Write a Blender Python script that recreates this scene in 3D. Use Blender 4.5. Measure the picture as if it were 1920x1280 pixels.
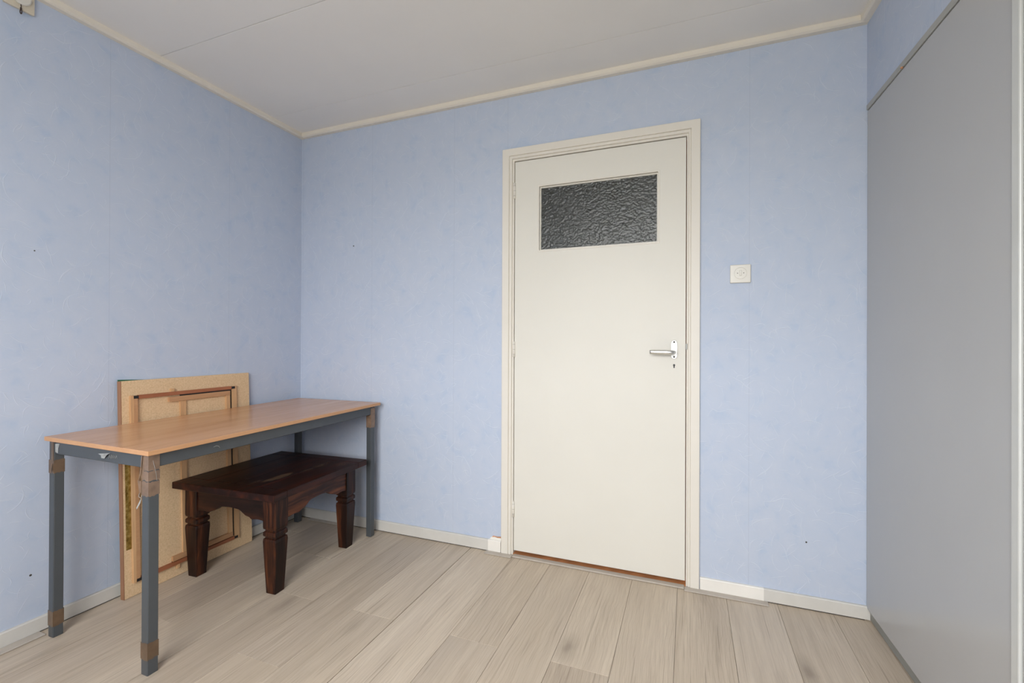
import bpy, bmesh, math, random
from mathutils import Vector, Matrix
random.seed(7)
S = bpy.context.scene
for o in list(bpy.data.objects): bpy.data.objects.remove(o)
COL = S.collection

# ------------------------------------------------------------------ camera, world, light, exposure
CX, CY, CZ = 2.275, -2.1993, 1.0915
YAW, PITCH, ROLL, FPX = -0.3686, 0.0025, 0.0041, 854.87
cam_d = bpy.data.cameras.new('camera'); cam_d.sensor_width = 36.0; cam_d.sensor_fit = 'HORIZONTAL'
cam_d.lens = FPX / 1920 * 36; cam_d.clip_start = 0.02; cam_d.clip_end = 60
cam = bpy.data.objects.new('camera', cam_d); COL.objects.link(cam)
fd = Vector((math.sin(YAW)*math.cos(PITCH), math.cos(YAW)*math.cos(PITCH), math.sin(PITCH)))
rt = Vector((math.cos(YAW), -math.sin(YAW), 0)); up = rt.cross(fd)
rt2 = math.cos(ROLL)*rt + math.sin(ROLL)*up; up2 = -math.sin(ROLL)*rt + math.cos(ROLL)*up
M = Matrix((rt2, up2, -fd)).transposed().to_4x4(); M.translation = (CX, CY, CZ)
cam.matrix_world = M
S.camera = cam

ROOM_Y = -3.15         # the wall with the window, behind the camera
WIN = (0.85, 2.75, 0.86, 2.16)    # window opening x0, x1, z0, z1
w = bpy.data.worlds.new('world'); S.world = w; w.use_nodes = True
wt = w.node_tree; bg = wt.nodes['Background']
# overcast daylight: even sky brightening towards the zenith, darker ground below the horizon
tcw = wt.nodes.new('ShaderNodeTexCoord'); spw = wt.nodes.new('ShaderNodeSeparateXYZ'); rmp = wt.nodes.new('ShaderNodeValToRGB'); mr = wt.nodes.new('ShaderNodeMapRange')
wt.links.new(tcw.outputs['Generated'], spw.inputs[0]); wt.links.new(spw.outputs['Z'], mr.inputs[0])
mr.inputs[1].default_value = -1; mr.inputs[2].default_value = 1
wt.links.new(mr.outputs[0], rmp.inputs[0]); e = rmp.color_ramp.elements
e[0].position = 0.0; e[0].color = (.10, .095, .085, 1); e[1].position = 1.0; e[1].color = (1.0, 1.0, 1.0, 1)
k = e.new(.485); k.color = (.26, .255, .235, 1); k = e.new(.515); k.color = (.50, .50, .50, 1)
wt.links.new(rmp.outputs[0], bg.inputs[0]); bg.inputs[1].default_value = 23.4

def area(name, loc, rot, sx, sy, power, col):
    l = bpy.data.lights.new(name, 'AREA'); l.shape = 'RECTANGLE'; l.size = sx; l.size_y = sy
    l.energy = power; l.color = col
    o = bpy.data.objects.new(name, l); COL.objects.link(o); o.location = loc; o.rotation_euler = rot
    return o
# the window opening behind the camera lets the daylight in
day = area('window_daylight', ((WIN[0]+WIN[1])/2, ROOM_Y-0.11, (WIN[2]+WIN[3])/2), (math.radians(90), 0, 0), WIN[1]-WIN[0], WIN[3]-WIN[2], 1, (1, 1, 1))
day.data.cycles.is_portal = True

S.view_settings.view_transform = 'Standard'; S.view_settings.look = 'None'
S.view_settings.gamma = 1.0; S.view_settings.use_curve_mapping = False
S.view_settings.exposure = 0.0
S.cycles.max_bounces = 10; S.cycles.diffuse_bounces = 7
S.cycles.caustics_reflective = False

# ------------------------------------------------------------------ material helpers
class NT:
    def __init__(s, name):
        s.m = bpy.data.materials.new(name); s.m.use_nodes = True; s.t = s.m.node_tree
        s.p = s.t.nodes['Principled BSDF']
    def n(s, typ, **kw):
        nd = s.t.nodes.new(typ)
        for k, v in kw.items(): setattr(nd, k, v)
        return nd
    def l(s, a, b): s.t.links.new(a, b)
    def val(s, sock, v):
        if hasattr(v, 'is_output') or isinstance(v, bpy.types.NodeSocket): s.l(v, sock)
        else: sock.default_value = v
    def coord(s, scale=(1,1,1), src='Object', rand=0.0, rot=(0,0,0)):
        tc = s.n('ShaderNodeTexCoord'); mp = s.n('ShaderNodeMapping'); mp.inputs['Scale'].default_value = scale
        mp.inputs['Rotation'].default_value = rot
        s.l(tc.outputs[src], mp.inputs['Vector'])
        if rand:
            oi = s.n('ShaderNodeObjectInfo'); mu = s.n('ShaderNodeMath', operation='MULTIPLY'); mu.inputs[1].default_value = rand
            s.l(oi.outputs['Random'], mu.inputs[0]); cb = s.n('ShaderNodeCombineXYZ')
            s.l(mu.outputs[0], cb.inputs[0]); s.l(mu.outputs[0], cb.inputs[1]); s.l(mu.outputs[0], cb.inputs[2])
            s.l(cb.outputs[0], mp.inputs['Location'])
        return mp.outputs[0]
    def noise(s, vec, scale, detail=4, rough=.55, dist=0, col=False):
        nd = s.n('ShaderNodeTexNoise'); s.l(vec, nd.inputs['Vector'])
        nd.inputs['Scale'].default_value = scale; nd.inputs['Detail'].default_value = detail
        nd.inputs['Roughness'].default_value = rough; nd.inputs['Distortion'].default_value = dist
        return nd.outputs['Color' if col else 'Fac']
    def voro(s, vec, scale, feature='DISTANCE_TO_EDGE', rnd=1.0):
        nd = s.n('ShaderNodeTexVoronoi', feature=feature); s.l(vec, nd.inputs['Vector'])
        nd.inputs['Scale'].default_value = scale; nd.inputs['Randomness'].default_value = rnd
        return nd.outputs['Distance']
    def ramp(s, fac, stops, interp='LINEAR'):
        nd = s.n('ShaderNodeValToRGB'); nd.color_ramp.interpolation = interp; s.l(fac, nd.inputs[0])
        e = nd.color_ramp.elements
        while len(e) < len(stops): e.new(.5)
        for i, (p, c) in enumerate(stops):
            e[i].position = p; e[i].color = (c[0], c[1], c[2], 1) if hasattr(c, '__len__') else (c, c, c, 1)
        return nd.outputs[0]
    def math(s, op, a, b=0.0, clamp=False):
        nd = s.n('ShaderNodeMath', operation=op, use_clamp=clamp); s.val(nd.inputs[0], a); s.val(nd.inputs[1], b)
        return nd.outputs[0]
    def mix(s, fac, a, b, mode='MIX'):
        nd = s.n('ShaderNodeMix', data_type='RGBA', blend_type=mode); s.val(nd.inputs['Factor'], fac)
        for sock, v in ((nd.inputs['A'], a), (nd.inputs['B'], b)):
            if isinstance(v, bpy.types.NodeSocket): s.l(v, sock)
            else: sock.default_value = (v[0], v[1], v[2], 1)
        return nd.outputs['Result']
    def warp(s, vec, amount, scale, detail=2):
        c = s.noise(vec, scale, detail, col=True)
        su = s.n('ShaderNodeVectorMath', operation='SUBTRACT'); s.l(c, su.inputs[0]); su.inputs[1].default_value = (.5,.5,.5)
        sc = s.n('ShaderNodeVectorMath', operation='SCALE'); s.l(su.outputs[0], sc.inputs[0]); sc.inputs['Scale'].default_value = amount
        ad = s.n('ShaderNodeVectorMath', operation='ADD'); s.l(vec, ad.inputs[0]); s.l(sc.outputs[0], ad.inputs[1])
        return ad.outputs[0]
    def bump(s, h, strength=.3, dist=.002):
        b = s.n('ShaderNodeBump'); b.inputs['Strength'].default_value = strength; b.inputs['Distance'].default_value = dist
        s.l(h, b.inputs['Height']); s.l(b.outputs[0], s.p.inputs['Normal'])
    def base(s, c):
        if isinstance(c, bpy.types.NodeSocket): s.l(c, s.p.inputs['Base Color'])
        else: s.p.inputs['Base Color'].default_value = (c[0], c[1], c[2], 1)
    def set(s, rough=.5, metal=0.0, spec=.5, coat=0.0):
        s.p.inputs['Roughness'].default_value = rough; s.p.inputs['Metallic'].default_value = metal
        s.p.inputs['Specular IOR Level'].default_value = spec; s.p.inputs['Coat Weight'].default_value = coat
        return s

def paint(name, col, rough=.4, var=.05, scale=6, bump=.0, spec=.5):
    t = NT(name); v = t.coord(); n = t.noise(v, scale, 5)
    lo = tuple(c*(1-var) for c in col); hi = tuple(min(1, c*(1+var)) for c in col)
    t.base(t.ramp(n, [(.3, lo), (.7, hi)])); t.set(rough, spec=spec)
    if bump: t.bump(t.noise(v, 90, 3), bump, .001)
    return t.m

def wallpaper(name, axis, seams):
    t = NT(name); v = t.coord()
    wv = t.warp(v, .16, 3.0, 2)
    patch = t.noise(wv, 15, 3, .55)
    big = t.noise(v, 2.2, 2)
    fleck = t.noise(v, 120, 3, .6)
    base = t.ramp(patch, [(.28, (.435, .515, .650)), (.43, (.480, .543, .660)), (.60, (.494, .551, .662)), (.75, (.510, .564, .668))])
    base = t.mix(t.ramp(big, [(.35, 0.0), (.7, .15)]), base, (.46, .535, .668))
    base = t.mix(t.ramp(fleck, [(.52, 0.0), (.72, .12)]), base, (.58, .60, .68))
    # trowel flicks: short thin arcs scattered at random angles over the paper
    def flicks(scale, length, width, keep, off):
        tc = t.n('ShaderNodeTexCoord'); wv2 = t.warp(tc.outputs['Object'], .035, 9.0, 2)
        sx = t.n('ShaderNodeSeparateXYZ'); t.l(wv2, sx.inputs[0])
        cb = t.n('ShaderNodeCombineXYZ'); t.l(t.math('MULTIPLY_ADD', sx.outputs[axis], scale), cb.inputs[0]); t.l(t.math('MULTIPLY', sx.outputs[2], scale), cb.inputs[1])
        cb.inputs[0].links[0].from_node.inputs[2].default_value = off
        vo = t.n('ShaderNodeTexVoronoi', feature='F1', voronoi_dimensions='2D'); vo.inputs['Scale'].default_value = 1.0; t.l(cb.outputs[0], vo.inputs['Vector'])
        sb = t.n('ShaderNodeVectorMath', operation='SUBTRACT'); t.l(cb.outputs[0], sb.inputs[0]); t.l(vo.outputs['Position'], sb.inputs[1])
        d = t.n('ShaderNodeSeparateXYZ'); t.l(sb.outputs[0], d.inputs[0])
        r = t.n('ShaderNodeSeparateColor'); t.l(vo.outputs['Color'], r.inputs[0])
        ang = t.math('MULTIPLY', r.outputs[0], 6.283); ca = t.math('COSINE', ang); sa = t.math('SINE', ang)
        lx = t.math('ADD', t.math('MULTIPLY', d.outputs[0], ca), t.math('MULTIPLY', d.outputs[1], sa))
        ly = t.math('SUBTRACT', t.math('MULTIPLY', d.outputs[1], ca), t.math('MULTIPLY', d.outputs[0], sa))
        cv = t.math('MULTIPLY', t.math('SUBTRACT', r.outputs[1], .5), 2.4)
        y2 = t.math('ABSOLUTE', t.math('SUBTRACT', ly, t.math('MULTIPLY', cv, t.math('MULTIPLY', lx, lx))))
        ln = t.math('SUBTRACT', 1.0, t.math('POWER', t.math('ABSOLUTE', t.math('DIVIDE', lx, length)), 2.0), True)
        wd = t.math('ADD', t.math('MULTIPLY', ln, width), .0001)
        m = t.math('SUBTRACT', 1.0, t.math('DIVIDE', y2, wd), True)
        return t.math('MULTIPLY', t.math('MULTIPLY', m, t.math('MINIMUM', t.math('MULTIPLY', ln, 2.0), 1.0)), t.math('GREATER_THAN', r.outputs[2], keep))
    strokes = t.math('MAXIMUM', flicks(8.0, .50, .022, .45, 0.0), t.math('MAXIMUM', flicks(13.0, .48, .030, .35, 7.3), flicks(22.0, .46, .050, .45, 3.1)))
    base = t.mix(t.math('MULTIPLY', strokes, .46), base, (.62, .665, .745))
    sp = t.n('ShaderNodeSeparateXYZ'); tc = t.n('ShaderNodeTexCoord'); t.l(tc.outputs['Object'], sp.inputs[0])
    acc = None
    for sx in seams:
        d = t.math('ABSOLUTE', t.math('SUBTRACT', sp.outputs[axis], sx))
        k = t.math('LESS_THAN', d, .0009)
        acc = k if acc is None else t.math('MAXIMUM', acc, k)
    if acc is not None: base = t.mix(t.math('MULTIPLY', acc, .30), base, (.30, .34, .44))
    t.base(base); t.set(.6, spec=.25)
    h = t.math('ADD', t.math('MULTIPLY', strokes, 1.0), t.math('ADD', t.math('MULTIPLY', patch, .9), t.math('MULTIPLY', fleck, .25)))
    t.bump(h, .22, .003)
    return t.m

def floor_wood(name):
    t = NT(name); v = t.coord((1,1,1), rand=37.0)
    def sc(vec, x, y):
        mp = t.n('ShaderNodeMapping'); mp.inputs['Scale'].default_value = (x, y, 1); t.l(vec, mp.inputs['Vector']); return mp.outputs[0]
    wv = t.warp(v, .008, 4.0, 2)
    fine = t.noise(sc(wv, 270, 6.5), 1, 4, .7)
    band = t.noise(sc(wv, 34, 1.6), 1, 5, .65)
    wide = t.noise(sc(v, 6, 1.3), 1, 3)
    c = t.ramp(band, [(.26, (.405, .350, .290)), (.44, (.495, .435, .368)), (.58, (.535, .475, .405)), (.76, (.590, .535, .465))])
    c = t.mix(t.ramp(fine, [(.48, 0.0), (.68, .38)]), c, (.30, .255, .21))
    c = t.mix(t.ramp(fine, [(.30, .26), (.44, 0.0)]), c, (.68, .63, .56))
    c = t.mix(t.ramp(wide, [(.40, 0.0), (.66, .48)]), c, (.42, .370, .315))
    c = t.mix(t.ramp(t.noise(sc(v, 3.5, 1.0), 1, 2), [(.48, 0.0), (.68, .22)]), c, (.47, .43, .40))
    # long dark pores
    por = t.noise(sc(wv, 120, 2.2), 1, 2, .5)
    c = t.mix(t.ramp(por, [(.63, 0.0), (.71, .5)]), c, (.25, .21, .17))
    # cathedral growth rings
    wt = t.n('ShaderNodeTexWave', wave_type='RINGS', rings_direction='SPHERICAL'); t.l(sc(t.warp(v, .10, 2.2, 3), 9, .9), wt.inputs['Vector'])
    wt.inputs['Scale'].default_value = 2.4; wt.inputs['Distortion'].default_value = 2.5; wt.inputs['Detail'].default_value = 3; wt.inputs['Detail Scale'].default_value = 1.2
    rings = t.ramp(wt.outputs['Fac'], [(.02, 1.0), (.12, 0.0)])
    rm = t.ramp(t.noise(sc(v, 5, .8), 1, 2), [(.46, 0.0), (.56, 1.0)])
    c = t.mix(t.math('MULTIPLY', t.math('MULTIPLY', rings, rm), .26), c, (.30, .24, .19))
    # smoky knots
    kn = t.voro(sc(t.warp(v, .04, 9, 3), 6.0, 2.6), 1.0, 'F1')
    km = t.ramp(kn, [(.04, .75), (.12, .36), (.27, 0.0)])
    kk = t.math('MULTIPLY', km, t.ramp(t.noise(sc(v, 3.1, 1.3), 1.0, 1), [(.44, 0.0), (.54, 1.0)]))
    c = t.mix(kk, c, (.25, .215, .18))
    oi = t.n('ShaderNodeObjectInfo'); tint = t.ramp(oi.outputs['Random'], [(0, (.88, .86, .85)), (.35, (.99, .97, .95)), (.65, (1.0, .985, .97)), (1.0, (1.09, 1.08, 1.07))])
    c = t.mix(1.0, c, tint, 'MULTIPLY')
    c = t.mix(1.0, c, (1.06, 1.02, .95), 'MULTIPLY'); t.base(c); t.set(.45, spec=.3)
    t.bump(fine, .12, .0008)
    return t.m

def wood(name, stops, axis=1, fine=160, coarse=14, rough=.5, bump=.15, coat=0.0, rand=0.0, spec=.5):
    """plain timber, grain along the given axis"""
    t = NT(name); v = t.coord((1,1,1), rand=rand)
    a = [fine]*3; a[axis] = fine*.04; b = [coarse]*3; b[axis] = coarse*.07
    def sc(vec, q):
        mp = t.n('ShaderNodeMapping'); mp.inputs['Scale'].default_value = q; t.l(vec, mp.inputs['Vector']); return mp.outputs[0]
    wv = t.warp(v, .03, 5, 2)
    f = t.noise(sc(wv, a), 1, 4, .6); g = t.noise(sc(wv, b), 1, 4, .6)
    m = t.math('ADD', t.math('MULTIPLY', g, .7), t.math('MULTIPLY', f, .3))
    t.base(t.ramp(m, stops)); t.set(rough, coat=coat, spec=spec)
    t.p.inputs['Coat Roughness'].default_value = .25
    if bump: t.bump(f, bump, .0008)
    return t.m

MAT = {}
MAT['paper_back'] = wallpaper('wallpaper_back', 0, (.015, .542, 1.085, 1.398, 2.52))
MAT['paper_left'] = wallpaper('wallpaper_left', 1, (-1.55, -1.02, -.484))
MAT['paper_right'] = wallpaper('wallpaper_right', 1, (-.5, -1.03))
MAT['ceiling'] = paint('ceiling_white', (.785, .765, .73), .6, .015, 3)
MAT['cream_trim'] = paint('cream_trim', (.74, .69, .60), .45, .02)
MAT['door_paint'] = paint('door_cream', (.70, .68, .615), .42, .012, 4, .02, spec=.28)
MAT['frame_paint'] = paint('frame_cream', (.725, .69, .62), .4, .015, 5, spec=.3)
MAT['base_paint'] = paint('baseboard_grey_cream', (.60, .585, .545), .5, .05, 9)
MAT['base_white'] = paint('baseboard_fresh_white', (.80, .775, .72), .5, .03, 9)
MAT['gap_dark'] = paint('joint_dark', (.05, .043, .036), .9, .1)
MAT['closet_grey'] = paint('closet_grey', (.440, .441, .438), .22, .015, 2.5, .015)
MAT['rail_grey'] = paint('rail_grey', (.36, .36, .34), .4, .04)
MAT['plinth_grey'] = paint('plinth_grey', (.25, .255, .235), .5, .06)
MAT['jamb_grey'] = paint('jamb_light_grey', (.56, .57, .55), .35, .04, 8)
MAT['floor'] = floor_wood('laminate_oak')
MAT['strip'] = paint('edge_strip_taupe', (.47, .42, .365), .45, .05, 20)
MAT['bare_wood'] = paint('bare_threshold_wood', (.50, .22, .09), .6, .25, 14)
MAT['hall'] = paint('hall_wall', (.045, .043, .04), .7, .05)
MAT['steel'] = paint('grey_steel', (.067, .075, .082), .38, .04, 20, spec=.45)
MAT['tape'] = paint('brown_tape', (.125, .078, .046), .28, .25, 30)
MAT['tape_light'] = paint('brown_tape_wrinkled', (.205, .135, .092), .3, .22, 40)
MAT['tape_white'] = paint('torn_tape_white', (.36, .365, .35), .35, .2, 60)
MAT['laminate'] = wood('beech_laminate', [(.28, (.43, .21, .098)), (.44, (.545, .285, .142)), (.58, (.60, .325, .166)), (.76, (.66, .385, .21))], 1, 150, 20, .25, .02, spec=.6)
MAT['laminate_edge'] = wood('beech_edge', [(.3, (.52, .27, .125)), (.7, (.60, .33, .165))], 1, 120, 16, .4, .02)
MAT['mahogany'] = wood('mahogany_dark', [(.34, (.006, .0026, .0022)), (.48, (.016, .0052, .0032)), (.58, (.052, .0155, .0062)), (.72, (.145, .045, .0155))], 2, 100, 26, .42, .12, coat=.06, spec=.22)
MAT['mahogany_y_lit'] = wood('mahogany_apron_y_lit', [(.34, (.010, .004, .003)), (.46, (.035, .011, .006)), (.56, (.095, .030, .012)), (.70, (.19, .062, .022))], 1, 100, 26, .42, .12, coat=.06, spec=.22)  # lighter copy of the apron wood, stronger light on the sides painted in
MAT['mahogany_x_shaded'] = wood('mahogany_apron_x_shaded', [(.34, (.006, .003, .0025)), (.5, (.020, .007, .0045)), (.70, (.06, .019, .008))], 0, 100, 26, .42, .12, coat=.06, spec=.22)  # darker copy of the apron wood, shade on the front painted in
MAT['chip_edge'] = wood('board_edge', [(.3, (.26, .125, .065)), (.7, (.36, .185, .10))], 2, 120, 14, .6)
MAT['light_wood'] = wood('pale_pine', [(.3, (.50, .285, .135)), (.7, (.66, .42, .225))], 2, 150, 22, .55)
MAT['red_wood'] = wood('reddish_batten', [(.3, (.27, .088, .036)), (.7, (.41, .155, .070))], 1, 150, 22, .55)
MAT['pale_wood_y'] = wood('pale_pine_rail', [(.3, (.42, .22, .105)), (.7, (.55, .32, .165))], 1, 150, 22, .55)
MAT['black'] = paint('black_tape_and_gap_shadow', (.012, .011, .011), .5, .1)
MAT['green'] = paint('green_sheet', (.02, .12, .055), .5, .1)
MAT['ivory'] = paint('ivory_plastic', (.66, .64, .58), .25, .02)
MAT['ivory_old'] = paint('ivory_plastic_aged', (.62, .56, .45), .35, .03)
MAT['cord'] = paint('dark_cord', (.05, .03, .025), .8, .2)
MAT['torn'] = paint('torn_paper_orange', (.55, .27, .14), .8, .3, 60)

def metal(name, col, rough):
    t = NT(name); t.base(col); t.set(rough, 1.0); return t.m
MAT['alu'] = metal('brushed_aluminium', (.78, .78, .75), .32)
MAT['alu_plate'] = metal('aluminium_plate', (.50, .50, .485), .45)
t = NT('brass_foil'); v = t.coord(); n = t.noise(t.warp(v, .02, 30, 2), 60, 4)
t.base(t.ramp(n, [(.3, (.20, .12, .025)), (.5, (.40, .27, .07)), (.7, (.62, .47, .17))])); t.set(.35, .8); t.bump(n, .5, .002); MAT['brass'] = t.m

t = NT('chipboard'); v = t.coord()
n1 = t.noise(v, 150, 4, .7); n2 = t.noise(v, 5, 2); vo = t.voro(v, 230, 'F1')
c = t.ramp(n1, [(.30, (.56, .39, .225)), (.48, (.68, .49, .295)), (.62, (.72, .535, .335)), (.75, (.78, .60, .40))])
c = t.mix(t.ramp(vo, [(.1, .22), (.5, 0.0)]), c, (.50, .33, .18))
t.base(c); t.set(.7, spec=.3); MAT['chipboard'] = t.m

# coffee-table top: dark lacquer with bleached worn patches
t = NT('mahogany_top'); v = t.coord()
mp = t.n('ShaderNodeMapping'); mp.inputs['Scale'].default_value = (24, 2.2, 24); t.l(t.warp(v, .03, 5, 2), mp.inputs['Vector'])
g = t.noise(mp.outputs[0], 1, 5, .6)
c = t.ramp(g, [(.3, (.008, .003, .0025)), (.5, (.022, .006, .0038)), (.66, (.055, .013, .006)), (.8, (.10, .026, .011))])
def blob(cx, cy, rx, ry, soft):
    sb = t.n('ShaderNodeVectorMath', operation='SUBTRACT'); t.l(t.warp(v, .03, 22, 4), sb.inputs[0]); sb.inputs[1].default_value = (cx, cy, 0)
    ml = t.n('ShaderNodeVectorMath', operation='MULTIPLY'); t.l(sb.outputs[0], ml.inputs[0]); ml.inputs[1].default_value = (1/rx, 1/ry, 0)
    ln = t.n('ShaderNodeVectorMath', operation='LENGTH'); t.l(ml.outputs[0], ln.inputs[0])
    return t.ramp(ln.outputs['Value'], [(soft, 1.0), (1.0, 0.0)])
WEAR = [(.119, -.095, .024, .095, .72), (.085, -.190, .012, .050, .5), (.145, .150, .030, .070, .4), (.235, .200, .026, .040, .4), (.155, .045, .022, .050, .4)]
spk = t.ramp(t.noise(v, 70, 4, .7), [(.44, 0.0), (.58, 1.0)])
acc = None
for i, b in enumerate(WEAR):
    k = blob(*b)
    k = t.math('MULTIPLY', k, t.math('MULTIPLY', spk, .8) if i else .9)
    acc = k if acc is None else t.math('MAXIMUM', acc, k)
c = t.mix(t.math('MULTIPLY', acc, .8), c, (.15, .10, .055))
t.base(c); t.set(.42, coat=.04, spec=.22); t.p.inputs['Coat Roughness'].default_value = .3; t.bump(g, .08, .0008); MAT['mahogany_top'] = t.m

# hammered privacy glass
t = NT('hammered_glass'); t.p.inputs['Base Color'].default_value = (.70, .73, .72, 1); t.set(.28, spec=.5)
t.p.inputs['Transmission Weight'].default_value = 1.0; t.p.inputs['IOR'].default_value = 1.52
MAT['glass'] = t.m

# ------------------------------------------------------------------ mesh helpers (everything given in world metres)
class MB:
    def __init__(s): s.v = []; s.f = []; s.sm = []
    def add(s, verts, faces, smooth=False):
        o = len(s.v); s.v += [Vector(p) for p in verts]
        for f in faces: s.f.append([i+o for i in f]); s.sm.append(smooth)
        return s
    def hexa(s, b, tp):                      # 4 bottom points, 4 top points, both counter-clockwise from above
        return s.add(list(b)+list(tp), [(3,2,1,0), (4,5,6,7), (0,1,5,4), (1,2,6,5), (2,3,7,6), (3,0,4,7)])
    def box(s, x0, x1, y0, y1, z0, z1):
        return s.hexa([(x0,y0,z0),(x1,y0,z0),(x1,y1,z0),(x0,y1,z0)], [(x0,y0,z1),(x1,y0,z1),(x1,y1,z1),(x0,y1,z1)])
    def rings(s, rings, smooth=False, cap=True):   # list of equal-length closed loops
        n = len(rings[0]); o = len(s.v)
        for r in rings: s.v += [Vector(p) for p in r]
        for k in range(len(rings)-1):
            for i in range(n):
                j = (i+1) % n
                s.f.append([o+k*n+i, o+k*n+j, o+(k+1)*n+j, o+(k+1)*n+i]); s.sm.append(smooth)
        if cap:
            s.f.append([o+i for i in reversed(range(n))]); s.sm.append(False)
            s.f.append([o+(len(rings)-1)*n+i for i in range(n)]); s.sm.append(False)
        return s
    def prism(s, poly, d, smooth=False):           # 3d polygon extruded by vector d
        d = Vector(d); return s.rings([[Vector(p) for p in poly], [Vector(p)+d for p in poly]], smooth)
    def tube(s, pts, r, n=10, smooth=True, ry=None):
        pts = [Vector(p) for p in pts]; R = r if hasattr(r, '__len__') else [r]*len(pts); rg = []
        RY = ry if ry else R
        prev = None
        for i, p in enumerate(pts):
            a = pts[max(0, i-1)]; b = pts[min(len(pts)-1, i+1)]; d = (b-a).normalized()
            u = Vector((0,0,1)) if abs(d.z) < .9 else Vector((0,1,0))
            if prev is not None: u = prev
            x = d.cross(u).normalized(); u2 = x.cross(d).normalized(); prev = u2
            rg.append([p + x*R[i]*math.cos(2*math.pi*k/n) + u2*RY[i]*math.sin(2*math.pi*k/n) for k in range(n)])
        return s.rings(rg, smooth)
    def build(s, name, mat, root=None, parent=None, bevel=0.0, seg=1):
        me = bpy.data.meshes.new(name); off = Vector(root.location) if root is not None else Vector((0,0,0))
        me.from_pydata([tuple(p-off) for p in s.v], [], s.f); me.update()
        bm = bmesh.new(); bm.from_mesh(me)
        for f, k in zip(bm.faces, s.sm): f.smooth = k
        bmesh.ops.recalc_face_normals(bm, faces=bm.faces)
        if bevel:
            ed = [e for e in bm.edges if len(e.link_faces) == 2 and e.calc_face_angle(0) > .5]
            bmesh.ops.bevel(bm, geom=ed, offset=bevel, segments=seg, affect='EDGES', profile=.5, clamp_overlap=True)
        bm.to_mesh(me); bm.free()
        ob = bpy.data.objects.new(name, me); COL.objects.link(ob)
        ob.data.materials.append(MAT[mat] if isinstance(mat, str) else mat)
        pr = parent if parent is not None else root
        if pr is not None: ob.parent = pr
        else: ob.location = (0,0,0)
        return ob

def thing(name, label, cat, loc, group=None):
    o = bpy.data.objects.new(name, None); COL.objects.link(o); o.location = loc; o.empty_display_size = .05
    o['label'] = label; o['category'] = cat
    if group: o['group'] = group
    return o
def struct(o): o['kind'] = 'structure'; return o
def stuff(o): o['kind'] = 'stuff'; return o

# ------------------------------------------------------------------ the room
H = 2.39; W0 = 2.9367; RA = 0.0251
E = Vector((math.sin(RA), -math.cos(RA), 0)); NR = Vector((-math.cos(RA), -math.sin(RA), 0))
def rw(s, t, z): p = Vector((W0, 0, 0)) + E*s + NR*t; return (p.x, p.y, z)
def rbox(mb, s0, s1, t0, t1, z0, z1):
    return mb.hexa([rw(s0,t0,z0), rw(s1,t0,z0), rw(s1,t1,z0), rw(s0,t1,z0)], [rw(s0,t0,z1), rw(s1,t0,z1), rw(s1,t1,z1), rw(s0,t1,z1)])
XE = W0 + 0.12
# floor: dark underlay, laminate planks on it
floor = struct(MB().box(-.1, XE+.6, ROOM_Y-.1, 1.3, -.06, -.009).build('floor', 'gap_dark'))
seams = [0.002, .2, .402, .602, .802, 1.0, 1.2, 1.447, 1.643, 1.838, 2.037, 2.234, 2.431, 2.627, 2.825, 3.08]
joints = {0:-.20, 1:-1.02, 2:-.38, 3:-.70, 4:-1.05, 5:-.692, 6:-1.28, 7:-.69, 8:-1.32, 9:-.688, 10:-1.30, 11:-.86, 12:-1.35, 13:-.75, 14:-1.2}
for i in range(len(seams)-1):
    x0 = seams[i] + (.0016 if seams[i] in (1.2, .602) else .0005); x1 = seams[i+1] - (.0016 if seams[i+1] in (1.2, .602) else .0005)
    ys = [-.001]; y = joints[i]
    while y > ROOM_Y: ys.append(y); y -= 1.285
    ys.append(ROOM_Y)
    for a, b in zip(ys[:-1], ys[1:]):
        hgt = random.uniform(-.0004, 0)
        mb = MB().box(x0, x1, b+.0004, a-.0004, -.009, hgt)
        o = mb.build('plank', 'floor', parent=floor, bevel=.0006)
# back wall with the door opening
DX0, DX1, DZ = 1.374, 2.324, 2.09          # outer edges of the door frame
OX0, OX1, OZ = DX0+.0376, DX1-.0386, DZ-.0376
mb = MB(); mb.box(-.1, OX0, 0, .10, -.01, H+.1); mb.box(OX1, XE, 0, .10, -.01, H+.1); mb.box(OX0, OX1, 0, .10, OZ, H+.1)
wall_back = struct(mb.build('wall_back', 'paper_back'))
wall_left = struct(MB().box(-.1, 0, ROOM_Y-.1, 0, -.01, H+.1).build('wall_left', 'paper_left'))
mb = MB(); rbox(mb, 0, 2.05, -.10, 0, 2.042, H+.1); rbox(mb, 2.05, 3.75, -.10, 0, -.01, H+.1)
wall_right = struct(mb.build('wall_right', 'paper_right'))
mb = MB(); wx0, wx1, wz0, wz1 = WIN
mb.box(-.1, wx0, ROOM_Y-.1, ROOM_Y, -.01, H+.1); mb.box(wx1, 3.3, ROOM_Y-.1, ROOM_Y, -.01, H+.1)
mb.box(wx0, wx1, ROOM_Y-.1, ROOM_Y, -.01, wz0); mb.box(wx0, wx1, ROOM_Y-.1, ROOM_Y, wz1, H+.1)
wall_front = struct(mb.build('wall_front', 'paper_back'))
mb = MB()
for a in (wx0, (wx0+wx1)/2-.025, wx1-.05): mb.box(a, a+.05, ROOM_Y-.06, ROOM_Y-.01, wz0, wz1)
mb.box(wx0, wx1, ROOM_Y-.06, ROOM_Y-.01, wz0, wz0+.05); mb.box(wx0, wx1, ROOM_Y-.06, ROOM_Y-.01, wz1-.05, wz1)
window = struct(mb.build('window_1', 'frame_paint'))
MB().box(wx0-.05, wx1+.05, ROOM_Y, ROOM_Y+.16, wz0-.03, wz0).build('window_sill', 'frame_paint', parent=window, bevel=.004)
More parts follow.
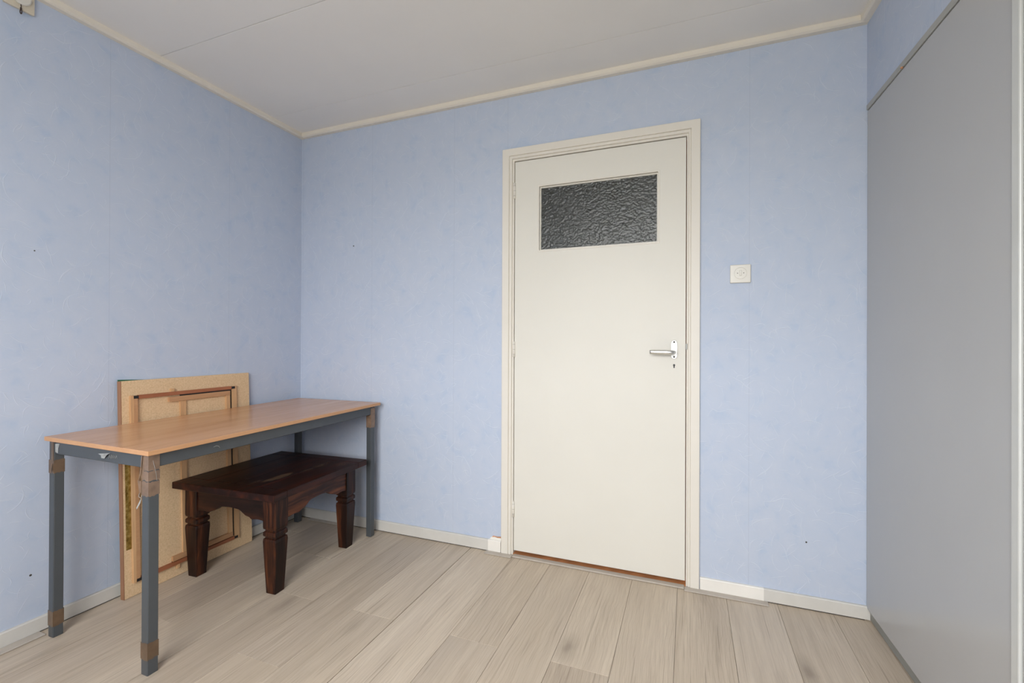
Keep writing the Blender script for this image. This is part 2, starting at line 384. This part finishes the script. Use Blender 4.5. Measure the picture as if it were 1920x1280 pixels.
# ceiling panels running across the room
ceiling = struct(MB().box(-.1, 3.4, ROOM_Y-.1, .1, H+.010, H+.06).build('ceiling', 'gap_dark'))
cy = [0.0, -.238, -.842, -1.446, -2.05, -2.654, -3.258, ROOM_Y]
for a, b in zip(cy[:-1], cy[1:]):
    MB().box(0, 3.2, b+.0010, a-.0010, H, H+.010).build('ceiling_panel', 'ceiling', parent=ceiling, bevel=.0008)
# ceiling trim: small stepped moulding
prof = [(0, H-.0262), (.022, H-.0262), (.030, H-.021), (.030, H), (0, H)]
tl = struct(MB().rings([[(x, -.0, z) for x, z in prof], [(x, ROOM_Y, z) for x, z in prof]]).build('trim_1', 'cream_trim'))
tb = struct(MB().rings([[(.0299, -x, z) for x, z in prof], [(W0+.01, -x, z) for x, z in prof]]).build('trim_2', 'cream_trim'))
tr = struct(MB().rings([[rw(.0299, x, z) for x, z in prof], [rw(3.7, x, z) for x, z in prof]]).build('trim_3', 'cream_trim'))
# nail holes and rub marks in the paper
for x, z, r in ((.408, 1.665, .004), (2.733, .272, .0035)):
    MB().prism([(x+r*math.cos(a), .001, z+r*math.sin(a)) for a in [k*math.pi/4 for k in range(8)]], (0, -.0018, 0)).build('nail_hole', 'gap_dark', parent=wall_back)
for y, z, r in ((-1.261, .221, .004), (-1.256, 1.427, .0025)):
    MB().prism([(-.001, y+r*math.cos(a), z+r*math.sin(a)) for a in [k*math.pi/4 for k in range(8)]], (.0018, 0, 0)).build('nail_hole', 'gap_dark', parent=wall_left)

# baseboards
def bprof(h, t, z0=.004): return [(0, z0), (t, z0), (t, h-.004), (t-.003, h), (0, h)]
def bb_back(x0, x1, h, t, name, mat, parent=None):
    return MB().rings([[(x0, -q, z) for q, z in bprof(h, t)], [(x1, -q, z) for q, z in bprof(h, t)]]).build(name, mat, parent=parent)
b1 = struct(bb_back(.012, 1.300, .060, .012, 'baseboard_back', 'base_paint'))
bb_back(1.300, 1.371, .061, .0135, 'repaired_section', 'base_white', parent=b1)
# torn wallpaper above the repaired bit
tp = [(1.305, .060), (1.312, .071), (1.330, .078), (1.350, .075), (1.371, .077), (1.371, .060)]
MB().prism([(x, -.0005, z) for x, z in tp], (0, -.0015, 0)).build('exposed_plaster', 'base_white', parent=b1)
tp = [(1.318, .0725), (1.325, .080), (1.348, .0785), (1.371, .0815), (1.371, .074), (1.350, .0725), (1.335, .0755)]
MB().prism([(x, -.0012, z) for x, z in tp], (0, -.0022, 0)).build('torn_paper_edge', 'torn', parent=b1)
b2 = struct(bb_back(2.575, 2.948, .055, .012, 'baseboard_back', 'base_paint'))
bb_back(2.327, 2.577, .056, .0135, 'repaired_section', 'base_white', parent=b2)
b3 = struct(MB().rings([[(q, 0, z) for q, z in bprof(.056, .012)], [(q, ROOM_Y, z) for q, z in bprof(.056, .012)]]).build('baseboard_left', 'base_paint'))
# shadow gap under the baseboards painted as dark strips, and flat edge strips on the laminate
struct(MB().box(.012, 1.371, -.010, 0, 0, .004).build('trim_shade_4', 'gap_dark')); struct(MB().box(2.327, 2.93, -.010, 0, 0, .004).build('trim_shade_5', 'gap_dark'))
struct(MB().box(0, .010, ROOM_Y, -.01, 0, .004).build('trim_shade_6', 'gap_dark'))
struct(MB().box(.013, .056, -2.6, -1.240, .0005, .005).build('trim_7', 'strip', bevel=.0015))
struct(MB().box(2.262, 2.592, -.048, -.013, .0005, .005).build('trim_8', 'strip', bevel=.0015))
struct(MB().box(1.292, 1.440, -.048, -.014, .0005, .005).build('trim_9', 'strip', bevel=.0015))
struct(MB().box(.10, .36, -.040, -.013, .0005, .005).build('trim_10', 'strip', bevel=.0015))

# ------------------------------------------------------------------ the door
LX0, LX1, LZ0, LZ1 = 1.4402, 2.2648, .024, 2.0215
GX0, GX1, GZ0, GZ1 = 1.571, 2.1445, 1.558, 1.881
def slab_hole(mb, x0, x1, z0, z1, hx0, hx1, hz0, hz1, y0, y1):
    o = [(x0,z0),(x1,z0),(x1,z1),(x0,z1)]; i = [(hx0,hz0),(hx1,hz0),(hx1,hz1),(hx0,hz1)]
    vs = [(x,y0,z) for x,z in o]+[(x,y0,z) for x,z in i]+[(x,y1,z) for x,z in o]+[(x,y1,z) for x,z in i]
    fs = []
    for k in range(4):
        j = (k+1) % 4
        fs += [(k,j,4+j,4+k), (8+j,8+k,12+k,12+j), (k,8+k,8+j,j), (4+k,4+j,12+j,12+k)]
    return mb.add(vs, fs)
mb = MB(); slab_hole(mb, LX0, LX1, LZ0, LZ1, GX0, GX1, GZ0, GZ1, -.003, .037)
door = struct(mb.build('door_1', 'door_paint', bevel=.0012))
mb = MB(); slab_hole(mb, GX0-.0075, GX1+.0075, GZ0-.0075, GZ1+.0075, GX0, GX1, GZ0, GZ1, -.0045, -.002)
mb.build('glazing_bead', 'frame_paint', parent=door, bevel=.001)
mb = MB(); slab_hole(mb, GX0-.001, GX1+.001, GZ0-.001, GZ1+.001, GX0+.006, GX1-.006, GZ0+.006, GZ1-.006, .011, .030)
mb.build('glazing_rebate', 'door_paint', parent=door)
from mathutils import noise as mn
nx, nz = 340, 192
gx0, gx1, gz0, gz1 = GX0+.001, GX1-.001, GZ0+.001, GZ1-.001
vs = []
for j in range(nz+1):
    for i in range(nx+1):
        x = gx0+(gx1-gx0)*i/nx; z = gz0+(gz1-gz0)*j/nz
        wx = .6*mn.noise((x*45, z*45, 3.1)); wz = .6*mn.noise((x*45, z*45, 9.7))
        h = .00155*mn.noise((x*100+wx, z*130+wz, 0.5)) + .0005*mn.noise((x*190, z*230, 4.2))
        vs.append((x, 0.0160+h, z))
fs = [(j*(nx+1)+i, j*(nx+1)+i+1, (j+1)*(nx+1)+i+1, (j+1)*(nx+1)+i) for j in range(nz) for i in range(nx)]
ring = [i for i in range(nx+1)] + [j*(nx+1)+nx for j in range(1, nz+1)] + [nz*(nx+1)+i for i in range(nx-1, -1, -1)] + [j*(nx+1) for j in range(nz-1, 0, -1)]
b0 = len(vs); vs += [(vs[k][0], .0215, vs[k][2]) for k in ring]; nr = len(ring)
pane = MB(); pane.add(vs, fs, True)
pane.f += [[ring[k], b0+k, b0+(k+1) % nr, ring[(k+1) % nr]] for k in range(nr)] + [[b0+k for k in range(nr)]]; pane.sm += [False]*(nr+1)
pane.build('glass_pane', 'glass', parent=door)
# frame in three steps, jambs and head
def jambs(mb, o, i, y0, y1, dz0, dz1, o2=None, i2=None):
    o2 = o if o2 is None else o2; i2 = i if i2 is None else i2
    pl = [(DX0+o, 0), (DX0+o, DZ-dz0), (DX1-o2, DZ-dz0), (DX1-o2, 0), (DX1-i2, 0), (DX1-i2, DZ-dz1), (DX0+i, DZ-dz1), (DX0+i, 0)]
    mb.prism([(x, y0, z) for x, z in pl], (0, y1-y0, 0))
mb = MB(); jambs(mb, 0, .0375, -.016, .0, 0, .0375, 0, .0385); mb.build('architrave', 'frame_paint', parent=door, bevel=.002)
mb = MB(); jambs(mb, .0375, .0525, -.011, .09, .0375, .0525, .0385, .0480); mb.build('door_frame', 'frame_paint', parent=door, bevel=.0022)
mb = MB(); jambs(mb, .0525, .0630, -.005, .09, .0525, .0642, .0480, .0560); mb.build('door_stop', 'frame_paint', parent=door, bevel=.002)
mb = MB(); jambs(mb, .055, .085, .038, .06, .055, .085); mb.build('rebate', 'bare_wood', parent=door)
# threshold: bare wood and taupe strip
MB().box(DX0+.0525, DX1-.0525, -.002, .10, -.009, .006).build('threshold', 'bare_wood', parent=door)
MB().box(1.4415, 2.2615, -.034, -.0025, .0005, .007).build('threshold_strip', 'strip', parent=door, bevel=.002)
# hinges
for z in (1.873, 1.0575, .237):
    h = MB().tube([(1.4385, -.006, z-.040), (1.4385, -.006, z+.040)], .0062, 12).build('hinge', 'frame_paint', parent=door)
    for dz in (-.026, -.0005, .0255):
        MB().tube([(1.4385, -.006, z+dz-.0004), (1.4385, -.006, z+dz+.0004)], .0064, 12).build('knuckle_joint', 'gap_dark', parent=h)
# handle: backplate, lever, screws, keyhole
def stadium(cx, cz, hw, hh, y, n=10):
    pts = []
    for k in range(n+1): a = math.pi*k/n; pts.append((cx+hw*math.cos(a), y, cz+(hh-hw)+hw*math.sin(a)))
    for k in range(n+1): a = math.pi+math.pi*k/n; pts.append((cx+hw*math.cos(a), y, cz-(hh-hw)+hw*math.sin(a)))
    return pts
hp = MB().prism(stadium(2.216, 1.063, .0135, .042, -.003), (0, -.0035, 0)).build('handle_plate', 'alu_plate', parent=door, bevel=.0007)
for z in (1.097, 1.030):
    MB().tube([(2.216, -.0062, z), (2.216, -.0075, z)], .0042, 12).build('screw', 'gap_dark', parent=hp)
pts = [(2.217, -.006, 1.051), (2.217, -.030, 1.051), (2.2155, -.042, 1.051), (2.210, -.049, 1.051), (2.200, -.0525, 1.0505), (2.180, -.0535, 1.051), (2.150, -.0525, 1.0515), (2.120, -.050, 1.052), (2.1135, -.0493, 1.052)]
mb = MB(); mb.tube(pts, [.0085, .0080, .0078, .0078, .0075, .0070, .0068, .0066, .0060], 16, ry=[.0085, .0085, .0090, .0096, .0102, .0106, .0104, .0096, .0088])
mb.tube([(2.217, -.0065, 1.051), (2.217, -.013, 1.051)], [.0125, .0110], 18)
mb.build('door_lever', 'alu', parent=door)
kh = [(2.216+.0048*math.cos(a), -.0030, .9925+.0048*math.sin(a)) for a in [math.radians(x) for x in range(-50, 231, 20)]] + [(2.2135, -.0030, .9795), (2.2185, -.0030, .9795)]
MB().prism(kh, (0, -.0006, 0)).build('keyhole', 'black', parent=door)
MB().box(2.2655, 2.2725, -.0080, -.004, 1.064, 1.090).build('strike_plate', 'rail_grey', parent=door, bevel=.001)

# dark hall behind the glass: far wall coloured dark, side wall pale for contrast, lit by an added lamp
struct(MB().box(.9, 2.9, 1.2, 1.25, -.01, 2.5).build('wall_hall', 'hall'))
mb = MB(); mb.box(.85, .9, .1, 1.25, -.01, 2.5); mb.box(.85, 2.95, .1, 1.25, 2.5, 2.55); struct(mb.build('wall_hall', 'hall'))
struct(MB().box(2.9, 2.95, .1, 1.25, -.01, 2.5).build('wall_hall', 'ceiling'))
hl = area('hall_added_light', (2.45, .95, 2.35), (0, math.radians(-35), 0), .3, .3, 1.6, (.95, .98, 1.0))  # added unseen lamp, brightens the right side of the glass

# ------------------------------------------------------------------ grey built-in closet on the right
cl = thing('closet', 'tall built-in closet front of flat grey painted panels along right wall', 'closet', rw(.4, 0, 0))
mb = MB(); rbox(mb, .0015, .8345, -.022, .0, .046, 2.0165); mb.build('door_panel', 'closet_grey', cl, bevel=.004, seg=2)
mb = MB(); rbox(mb, .8645, 2.03, -.022, .0, .046, 2.0165); mb.build('door_panel', 'closet_grey', cl, bevel=.004, seg=2)
mb = MB(); rbox(mb, .002, 2.045, -.06, .0025, 2.0195, 2.041); mb.build('head_rail', 'rail_grey', cl, bevel=.002)
mb = MB(); rbox(mb, .836, .863, -.06, .0045, .0, 2.0185); mb.build('jamb', 'jamb_grey', cl, bevel=.003, seg=2)
mb = MB(); rbox(mb, .0135, .830, -.06, -.010, .007, .044); mb.build('plinth', 'plinth_grey', cl)
mb = MB(); rbox(mb, .863, 2.03, -.06, -.008, .004, .044); mb.build('plinth', 'plinth_grey', cl)
mb = MB(); rbox(mb, .0, 2.045, -.40, -.37, .0, 2.04); mb.build('back_panel', 'rail_grey', cl)
# chipped paint spots
p = Vector(rw(.305, .003, 2.0205)); MB().tube([p, p+Vector((-.001,0,-.004))], .004, 7).build('paint_chip', 'torn', cl)

# ------------------------------------------------------------------ wall switch by the door
sw = thing('light_switch', 'square ivory wall switch with round centre plate right of the door', 'switch', (2.485, 0, 1.393))
MB().box(2.4445, 2.5255, -.0105, 0, 1.3535, 1.4325).build('cover_plate', 'ivory', sw, bevel=.0035, seg=3)
def disc(cx, cz, r, y0, y1, n=28): return [(cx+r*math.cos(2*math.pi*k/n), y0, cz+r*math.sin(2*math.pi*k/n)) for k in range(n)]
mb = MB(); n = 28
mb.rings([disc(2.485,1.395,.0262,-.0100,0), disc(2.485,1.395,.0262,-.0118,0), disc(2.485,1.395,.0245,-.0122,0), disc(2.485,1.395,.0235,-.0108,0)]); mb.build('round_insert', 'ivory', sw)
MB().box(2.4815, 2.4895, -.0145, -.0105, 1.3835, 1.4085).build('toggle', 'ivory', sw, bevel=.0012)
for x in (2.4735, 2.4975): MB().prism(disc(x, 1.3955, .0019, -.0105, 0, 10), (0, -.0008, 0)).build('screw_hole', 'gap_dark', sw)

# ------------------------------------------------------------------ pull-cord switch high on the left wall
ps = thing('pull_cord_switch', 'square cream pull cord switch high on left wall near ceiling', 'switch', (0, -1.305, 2.335))
MB().box(0, .012, -1.347, -1.264, 2.294, 2.376).build('cover_plate', 'ivory_old', ps, bevel=.003, seg=2)
def ydisc(cy, cz, r, x, n=24): return [(x, cy+r*math.cos(2*math.pi*k/n), cz+r*math.sin(2*math.pi*k/n)) for k in range(n)]
MB().rings([ydisc(-1.303,2.337,.0275,.011), ydisc(-1.303,2.337,.0275,.018), ydisc(-1.303,2.337,.024,.021)]).build('round_cover', 'ivory', ps)
MB().rings([ydisc(-1.311,2.327,.0022,.0205,8), ydisc(-1.311,2.327,.0022,.0215,8)]).build('screw', 'gap_dark', ps)
mb = MB(); mb.tube([(.016,-1.304,2.312), (.017,-1.3035,2.302), (.017,-1.304,2.292)], .0014, 7)
mb.tube([(.017,-1.304,2.297), (.017,-1.304,2.291)], .0028, 8)
lp = [(.017, -1.304+.0022*math.sin(a), 2.283+.008*math.cos(a)) for a in [k*math.pi/8 for k in range(17)]]
mb.tube(lp, .0016, 6); mb.build('cord', 'cord', ps)

# ------------------------------------------------------------------ long desk
dk = thing('desk', 'long beech laminate desk on taped grey square steel legs', 'table', (.345, -.65, 0))
ZN, ZF = .738, .748                       # top height at the near and the far end
def ztop(y): return ZN + (ZF-ZN)*((y+1.252)/1.20)
TH = .0155
c4 = [(.0575, -1.250), (.664, -1.257), (.641, -.044), (.046, -.060)]
mb = MB(); mb.hexa([(x, y, ztop(y)-TH) for x, y in c4], [(x, y, ztop(y)) for x, y in c4])
top = mb.build('tabletop', 'laminate', dk, bevel=.0012)
top.data.materials.append(MAT['laminate_edge'])
for pl in top.data.polygons:
    if abs(pl.normal.z) < .5: pl.material_index = 1
LEGS = {'nr': (.6055, .6385, -1.240, -1.207), 'nl': (.0730, .1040, -1.242, -1.211), 'fr': (.5900, .6220, -.102, -.070), 'fl': (.0480, .0790, -.093, -.062)}
LO = {}
for k, (x0, x1, y0, y1) in LEGS.items():
    zt = ztop(y0)-TH-.0005
    lg = MB().box(x0, x1, y0, y1, 0, zt).build('leg', 'steel', dk, bevel=.0028, seg=2); LO[k] = lg
def apron(a, b, d, zoff=.047):
    """a,b: (x,y) ends of the outer face, d: inward offset"""
    dv = Vector((d[0], d[1], 0)); P = [Vector((a[0], a[1], 0)), Vector((b[0], b[1], 0)), Vector((b[0], b[1], 0))+dv, Vector((a[0], a[1], 0))+dv]
    mb = MB(); mb.hexa([(p.x, p.y, ztop(p.y)-TH-.0005-zoff) for p in P], [(p.x, p.y, ztop(p.y)-TH-.0005) for p in P]); return mb
apron((.1045, -1.2385), (.6050, -1.2365), (0, .025)).build('apron', 'steel', dk, bevel=.002)
apron((.6365, -1.2065), (.6200, -.1025), (-.025, 0)).build('apron', 'steel', dk, bevel=.002)
apron((.0795, -.088), (.5895, -.096), (0, .025)).build('apron', 'steel', dk, bevel=.002)
apron((.0745, -1.2105), (.0500, -.0935), (.025, 0)).build('apron', 'steel', dk, bevel=.002)
def band(leg, z0, z1, mat, name='tape', grow=.0007, jag=.003, parts=6):
    x0, x1, y0, y1 = LEGS[leg]; g = grow; rg = []
    loop = []
    cs = [(x0-g, y0-g), (x1+g, y0-g), (x1+g, y1+g), (x0-g, y1+g)]
    for i in range(4):
        a, b = cs[i], cs[(i+1) % 4]
        for k in range(parts): q = k/parts; loop.append((a[0]+(b[0]-a[0])*q, a[1]+(b[1]-a[1])*q))
    r0 = [(x, y, z0+random.uniform(-jag, jag)) for x, y in loop]; r1 = [(x, y, z1+random.uniform(-jag, jag)) for x, y in loop]
    mb = MB(); mb.rings([r0, r1], cap=False); return mb.build(name, mat, dk, parent=LO[leg])
band('nr', .585, .632, 'tape_light'); band('nr', .636, .668, 'tape_light', grow=.0012); band('nr', .052, .106, 'tape', jag=.002)
band('nr', .668, .7185, 'tape_light', grow=.0006, jag=.0015)
band('nl', .604, .652, 'tape', jag=.003); band('nl', .042, .097, 'tape', jag=.002)
band('fr', .612, .722, 'tape_light', jag=.002)
# narrow strip of tape up the left leg
MB().box(.0880, .1035, -1.2434, -1.2420, .650, .7205).build('tape_strip', 'tape', dk, parent=LO['nl'])
def flap(name, pts, mat, leg=None, th=.0006, nrm=(0,-1,0)):
    d = Vector(nrm)*th; return MB().prism(pts, d).build(name, mat, dk, parent=LO[leg] if leg else None)
# loose wrapped tape on the near leg: crumpled triangle and a hanging thread
flap('tape_flap', [(.6045,-1.2412,.715), (.6125,-1.2425,.7190), (.6060,-1.2440,.655), (.6000,-1.2470,.634), (.5940,-1.2460,.632), (.6010,-1.2418,.650)], 'tape_light', 'nr')
flap('tape_flap', [(.5945,-1.2460,.633), (.6065,-1.2420,.634), (.6058,-1.2420,.596), (.6000,-1.2440,.590), (.5965,-1.2455,.622)], 'tape_light', 'nr')
MB().tube([(.6000,-1.2440,.594), (.6030,-1.2480,.584), (.6090,-1.2440,.578), (.6100,-1.2420,.588)], .0009, 5).build('tape_thread', 'tape_white', dk, parent=LO['nr'])
flap('tape_shred', [(.6095,-1.2430,.580), (.6050,-1.2440,.562), (.5945,-1.2480,.541), (.5935,-1.2485,.547), (.6000,-1.2450,.563)], 'tape_white', 'nr')
MB().tube([(.6392,-1.2270,.700), (.6415,-1.2230,.675), (.6400,-1.2180,.655), (.6410,-1.2160,.632)], .0005, 5).build('tape_thread', 'tape_white', dk, parent=LO['nr'])
flap('tape_shred', [(.0895,-1.2436,.616), (.0960,-1.2460,.640), (.0990,-1.2436,.642), (.0985,-1.2480,.612), (.0930,-1.2470,.607)], 'tape_light', 'nl')
# clear tape remains on the short apron
flap('tape_scrap', [(.1070,-1.2390,.6830), (.1060,-1.2390,.7130), (.1330,-1.2390,.7150), (.1250,-1.2390,.6980), (.1240,-1.2390,.6800)], 'tape_white')
flap('torn_tape', [(.3650,-1.2385,.7005), (.4350,-1.2395,.7085), (.4230,-1.2430,.7020), (.4180,-1.2460,.6930), (.4120,-1.2400,.6960), (.4060,-1.2410,.6880), (.3840,-1.2390,.6870), (.3830,-1.2390,.6960)], 'tape_white')
for q in range(5):
    x = .424 + q*.0095; MB().tube([(x, -1.2384, .6875+.001*q), (x+.006, -1.2386, .7035), (x+.0085, -1.2384, .692)], .0006, 4).build('tape_wrinkle', 'tape_white', dk)
mb = MB(); mb.tube([(.6355,-1.0200,.7000), (.6385,-1.0120,.7035), (.6380,-1.0020,.7000), (.6360,-.9960,.6920)], .0008, 5); mb.build('tape_curl', 'tape_white', dk)

# ------------------------------------------------------------------ dark coffee table under the desk
TA = math.radians(3.0); TC = Vector((.348, -.485, 0))
ct = thing('coffee_table', 'low dark mahogany coffee table with worn top standing under the desk', 'table', (TC.x, TC.y, 0))
def tp(u, v, z): return (TC.x + u*math.cos(TA) - v*math.sin(TA), TC.y + u*math.sin(TA) + v*math.cos(TA), z)
def tbox(mb, u0, u1, v0, v1, z0, z1): return mb.hexa([tp(u0,v0,z0), tp(u1,v0,z0), tp(u1,v1,z0), tp(u0,v1,z0)], [tp(u0,v0,z1), tp(u1,v0,z1), tp(u1,v1,z1), tp(u0,v1,z1)])
UX, UL, VY = .3045, -.286, .316
ZT = .450
# top: two end boards and four long boards
bw = .075
mb = MB(); tbox(mb, UL, UX, -VY, -VY+bw-.0004, ZT-.031, ZT); mb.build('end_board', 'mahogany_top', ct, bevel=.0035, seg=2)
mb = MB(); tbox(mb, UL, UX, VY-bw+.0004, VY, ZT-.031, ZT); mb.build('end_board', 'mahogany_top', ct, bevel=.0035, seg=2)
us = [UL, -.155, .0, .15, UX]
for k in range(4):
    mb = MB(); tbox(mb, us[k]+(.0003 if k else 0), us[k+1]-(.0003 if k < 3 else 0), -VY+bw, VY-bw, ZT-.0306, ZT-(.0003 if k % 2 else 0))
    mb.build('top_board', 'mahogany_top', ct, bevel=.0015)
lu, lv = .2315, .2335
def sq(u, v, h, z, ch=.0): 
    if not ch: return [tp(u-h, v-h, z), tp(u+h, v-h, z), tp(u+h, v+h, z), tp(u-h, v+h, z)]
    c = ch; return [tp(u-h+c, v-h, z), tp(u+h-c, v-h, z), tp(u+h, v-h+c, z), tp(u+h, v+h-c, z), tp(u+h-c, v+h, z), tp(u-h+c, v+h, z), tp(u-h, v+h-c, z), tp(u-h, v-h+c, z)]
for su in (-1, 1):
    for sv in (-1, 1):
        u, v = su*lu, sv*lv
        mb = MB(); c = .002
        mb.rings([sq(u,v,.0245,.0,c), sq(u,v,.0255,.003,c), sq(u,v,.0355,.226,c), sq(u,v,.0340,.238,c), sq(u,v,.0290,.2405,c), sq(u,v,.0290,.246,c), sq(u,v,.0335,.2490,c), sq(u,v,.0350,.2530,c), sq(u,v,.0350,.2650,c),
                  sq(u,v,.0325,.2685,c), sq(u,v,.0290,.2710,c), sq(u,v,.0290,.2770,c), sq(u,v,.0340,.2800,c), sq(u,v,.0355,.290,c), sq(u,v,.0355,ZT-.0315,c)])
        mb.build('leg', 'mahogany', ct)
# scalloped aprons
def scallop(n=48):
    """height of the lower edge for q from 0 to 1 between the legs"""
    out = []
    for i in range(n+1):
        q = i/n; m = min(q, 1-q)
        if m < .17: z = .311 + .004*math.sin(m/.17*math.pi)
        elif m < .24: z = .311 + .007*(m-.17)/.07 + (.004 if m > .2 else 0)
        elif m < .38: s = (m-.24)/.14; z = .3220 + .0245*(s*s*(3-2*s))
        else: z = .3465 + .003*math.sin((m-.38)/.12*math.pi/2)
        out.append((q, z))
    return out
def tapron(p0, p1, inn, mat):
    sc = scallop(); lo = [Vector((p0[0]+(p1[0]-p0[0])*q, p0[1]+(p1[1]-p0[1])*q, z)) for q, z in sc]
    n = len(lo); mb = MB(); d = Vector((inn[0], inn[1], 0))
    A = [tp(p.x, p.y, p.z) for p in lo]; B = [tp(p.x, p.y, ZT-.0315) for p in lo]
    A2 = [tp(p.x+d.x, p.y+d.y, p.z) for p in lo]; B2 = [tp(p.x+d.x, p.y+d.y, ZT-.0315) for p in lo]
    vs = A+B+A2+B2; fs = []
    for i in range(n-1):
        fs += [(i, i+1, n+i+1, n+i), (2*n+i+1, 2*n+i, 3*n+i, 3*n+i+1), (i+1, i, 2*n+i, 2*n+i+1), (n+i, n+i+1, 3*n+i+1, 3*n+i)]
    fs += [(0, n, 3*n, 2*n), (n-1, 2*n+n-1, 3*n+n-1, n+n-1)]
    mb.add(vs, fs); return mb.build('apron', mat, ct)
g = .0356
tapron((lu+.029, -lv+g), (lu+.029, lv-g), (-.022, 0), 'mahogany_y_lit'); tapron((-lu-.029, -lv+g), (-lu-.029, lv-g), (.022, 0), 'mahogany_y_lit')
tapron((-lu+g, -lv-.029), (lu-g, -lv-.029), (0, .022), 'mahogany_x_shaded'); tapron((-lu+g, lv+.029), (lu-g, lv+.029), (0, -.022), 'mahogany_x_shaded')

# ------------------------------------------------------------------ chipboard with frames on its back, leaning on the left wall
A0 = Vector((.066, -.992, 0)); A1 = Vector((.052, -.378, 0)); T0 = Vector((.0325, -.992, .921)); 
bu = (A1-A0).normalized(); bv = (T0-A0).normalized(); bn = bu.cross(bv).normalized()
if bn.x < 0: bn = -bn
bd = thing('leaning_board', 'large chipboard panel with wooden frames on its back leaning behind the desk', 'board', tuple(A0))
def bp(u, v, n): return A0 + bu*u + bv*v + bn*n
def bbox(mb, u0, u1, v0, v1, n0, n1):
    return mb.hexa([bp(u0,v0,n0), bp(u0,v0,n1), bp(u1,v0,n1), bp(u1,v0,n0)], [bp(u0,v1,n0), bp(u0,v1,n1), bp(u1,v1,n1), bp(u1,v1,n0)])
BW = .614; BT = .022
mb = MB(); bbox(mb, 0, BW, .0012, .921, -BT, 0); pan = mb.build('panel', 'chipboard', bd, bevel=.0012)
mb = MB(); bbox(mb, -.003, -.0002, .0012, .921, -BT, 0); mb.build('edge_band', 'chip_edge', bd)
D = .0125
FU0, FU1, FV0, FV1, FW = .0285, .528, .058, .857, .020
mb = MB(); bbox(mb, FU0, FU0+.011, FV0, FV1, 0, D-.001); mb.build('frame_stile', 'light_wood', bd)
mb = MB(); bbox(mb, FU0+.011, FU0+.026, FV0+.004, FV1-.004, 0, D); mb.build('frame_stile', 'pale_wood_y', bd)
mb = MB(); bbox(mb, FU1-.024, FU1, FV0, FV1, 0, D-.001); mb.build('frame_stile', 'light_wood', bd)
for v0, v1 in ((FV1-.016, FV1), (FV0, FV0+.016)):
    mb = MB(); bbox(mb, FU0+.030, FU1-.030, v0, v1, 0, D+.0005); mb.build('frame_rail', 'red_wood', bd)
    for u0, u1 in ((FU0+.011, FU0+.030), (FU1-.030, FU1-.010)):
        m_ = (v0+v1)/2; mb = MB(); bbox(mb, u0, u1, m_-.006, m_+.006, .002, D+.0008); mb.build('corner_tape', 'black', bd)
# smaller frame inside
mb = MB(); bbox(mb, .186, .491, .812, .834, .0005, .012); mb.build('inner_rail', 'pale_wood_y', bd)
mb = MB(); bbox(mb, .190, .491, .078, .100, .0005, .012); mb.build('inner_rail', 'pale_wood_y', bd)
mb = MB(); bbox(mb, .470, .491, .1005, .8115, .0005, .0105); mb.build('inner_stile', 'light_wood', bd)
mb = MB(); bbox(mb, .238, .264, .1005, .8115, .0005, .0085); mb.build('inner_stile', 'light_wood', bd)
mb = MB(); bbox(mb, .196, .210, .8575, .872, .0005, .011); mb.build('wooden_peg', 'light_wood', bd)
mb = MB(); bbox(mb, .208, .221, .038, .0575, .0005, .011); mb.build('wooden_peg', 'light_wood', bd)
# black strips painted in as the shadow gaps where the two frames meet
mb = MB(); bbox(mb, .4925, .5030, .075, .8405, .0003, .004); mb.build('shadow_gap_strip', 'black', bd)
mb = MB(); bbox(mb, .240, .4925, .8345, .8405, .0003, .004); mb.build('shadow_gap_strip', 'black', bd)
mb = MB(); bbox(mb, .190, .4925, .0745, .0775, .0003, .004); mb.build('shadow_gap_strip', 'black', bd)
# brass strip with pins
mb = MB(); bbox(mb, .008, .0275, .205, .68, .0002, .0022); bs = mb.build('brass_strip', 'brass', bd)
for k in range(7):
    v0 = .245+k*.062; mb = MB(); mb.tube([bp(.012, v0, .002), bp(.013, v0+.001, .006), bp(.020, v0+.010, .007), bp(.022, v0+.008, .003)], .0007, 5); mb.build('pin', 'brass', bd, parent=bs)
# green sheet standing behind the board
gs = thing('green_sheet', 'thin dark green sheet peeking out behind top corner of the chipboard', 'sheet', (.02, -.95, 0))
mb = MB(); G = lambda u, v, n: bp(u, v, n)
mb.hexa([G(.006,.0014,-BT-.0045), G(.006,.0014,-BT-.0012), G(.10,.0014,-BT-.0012), G(.10,.0014,-BT-.0045)],
        [G(.001,.9275,-BT-.0045), G(.001,.9275,-BT-.0012), G(.10,.9215,-BT-.0012), G(.10,.9215,-BT-.0045)])
mb.build('sheet', 'green', gs)
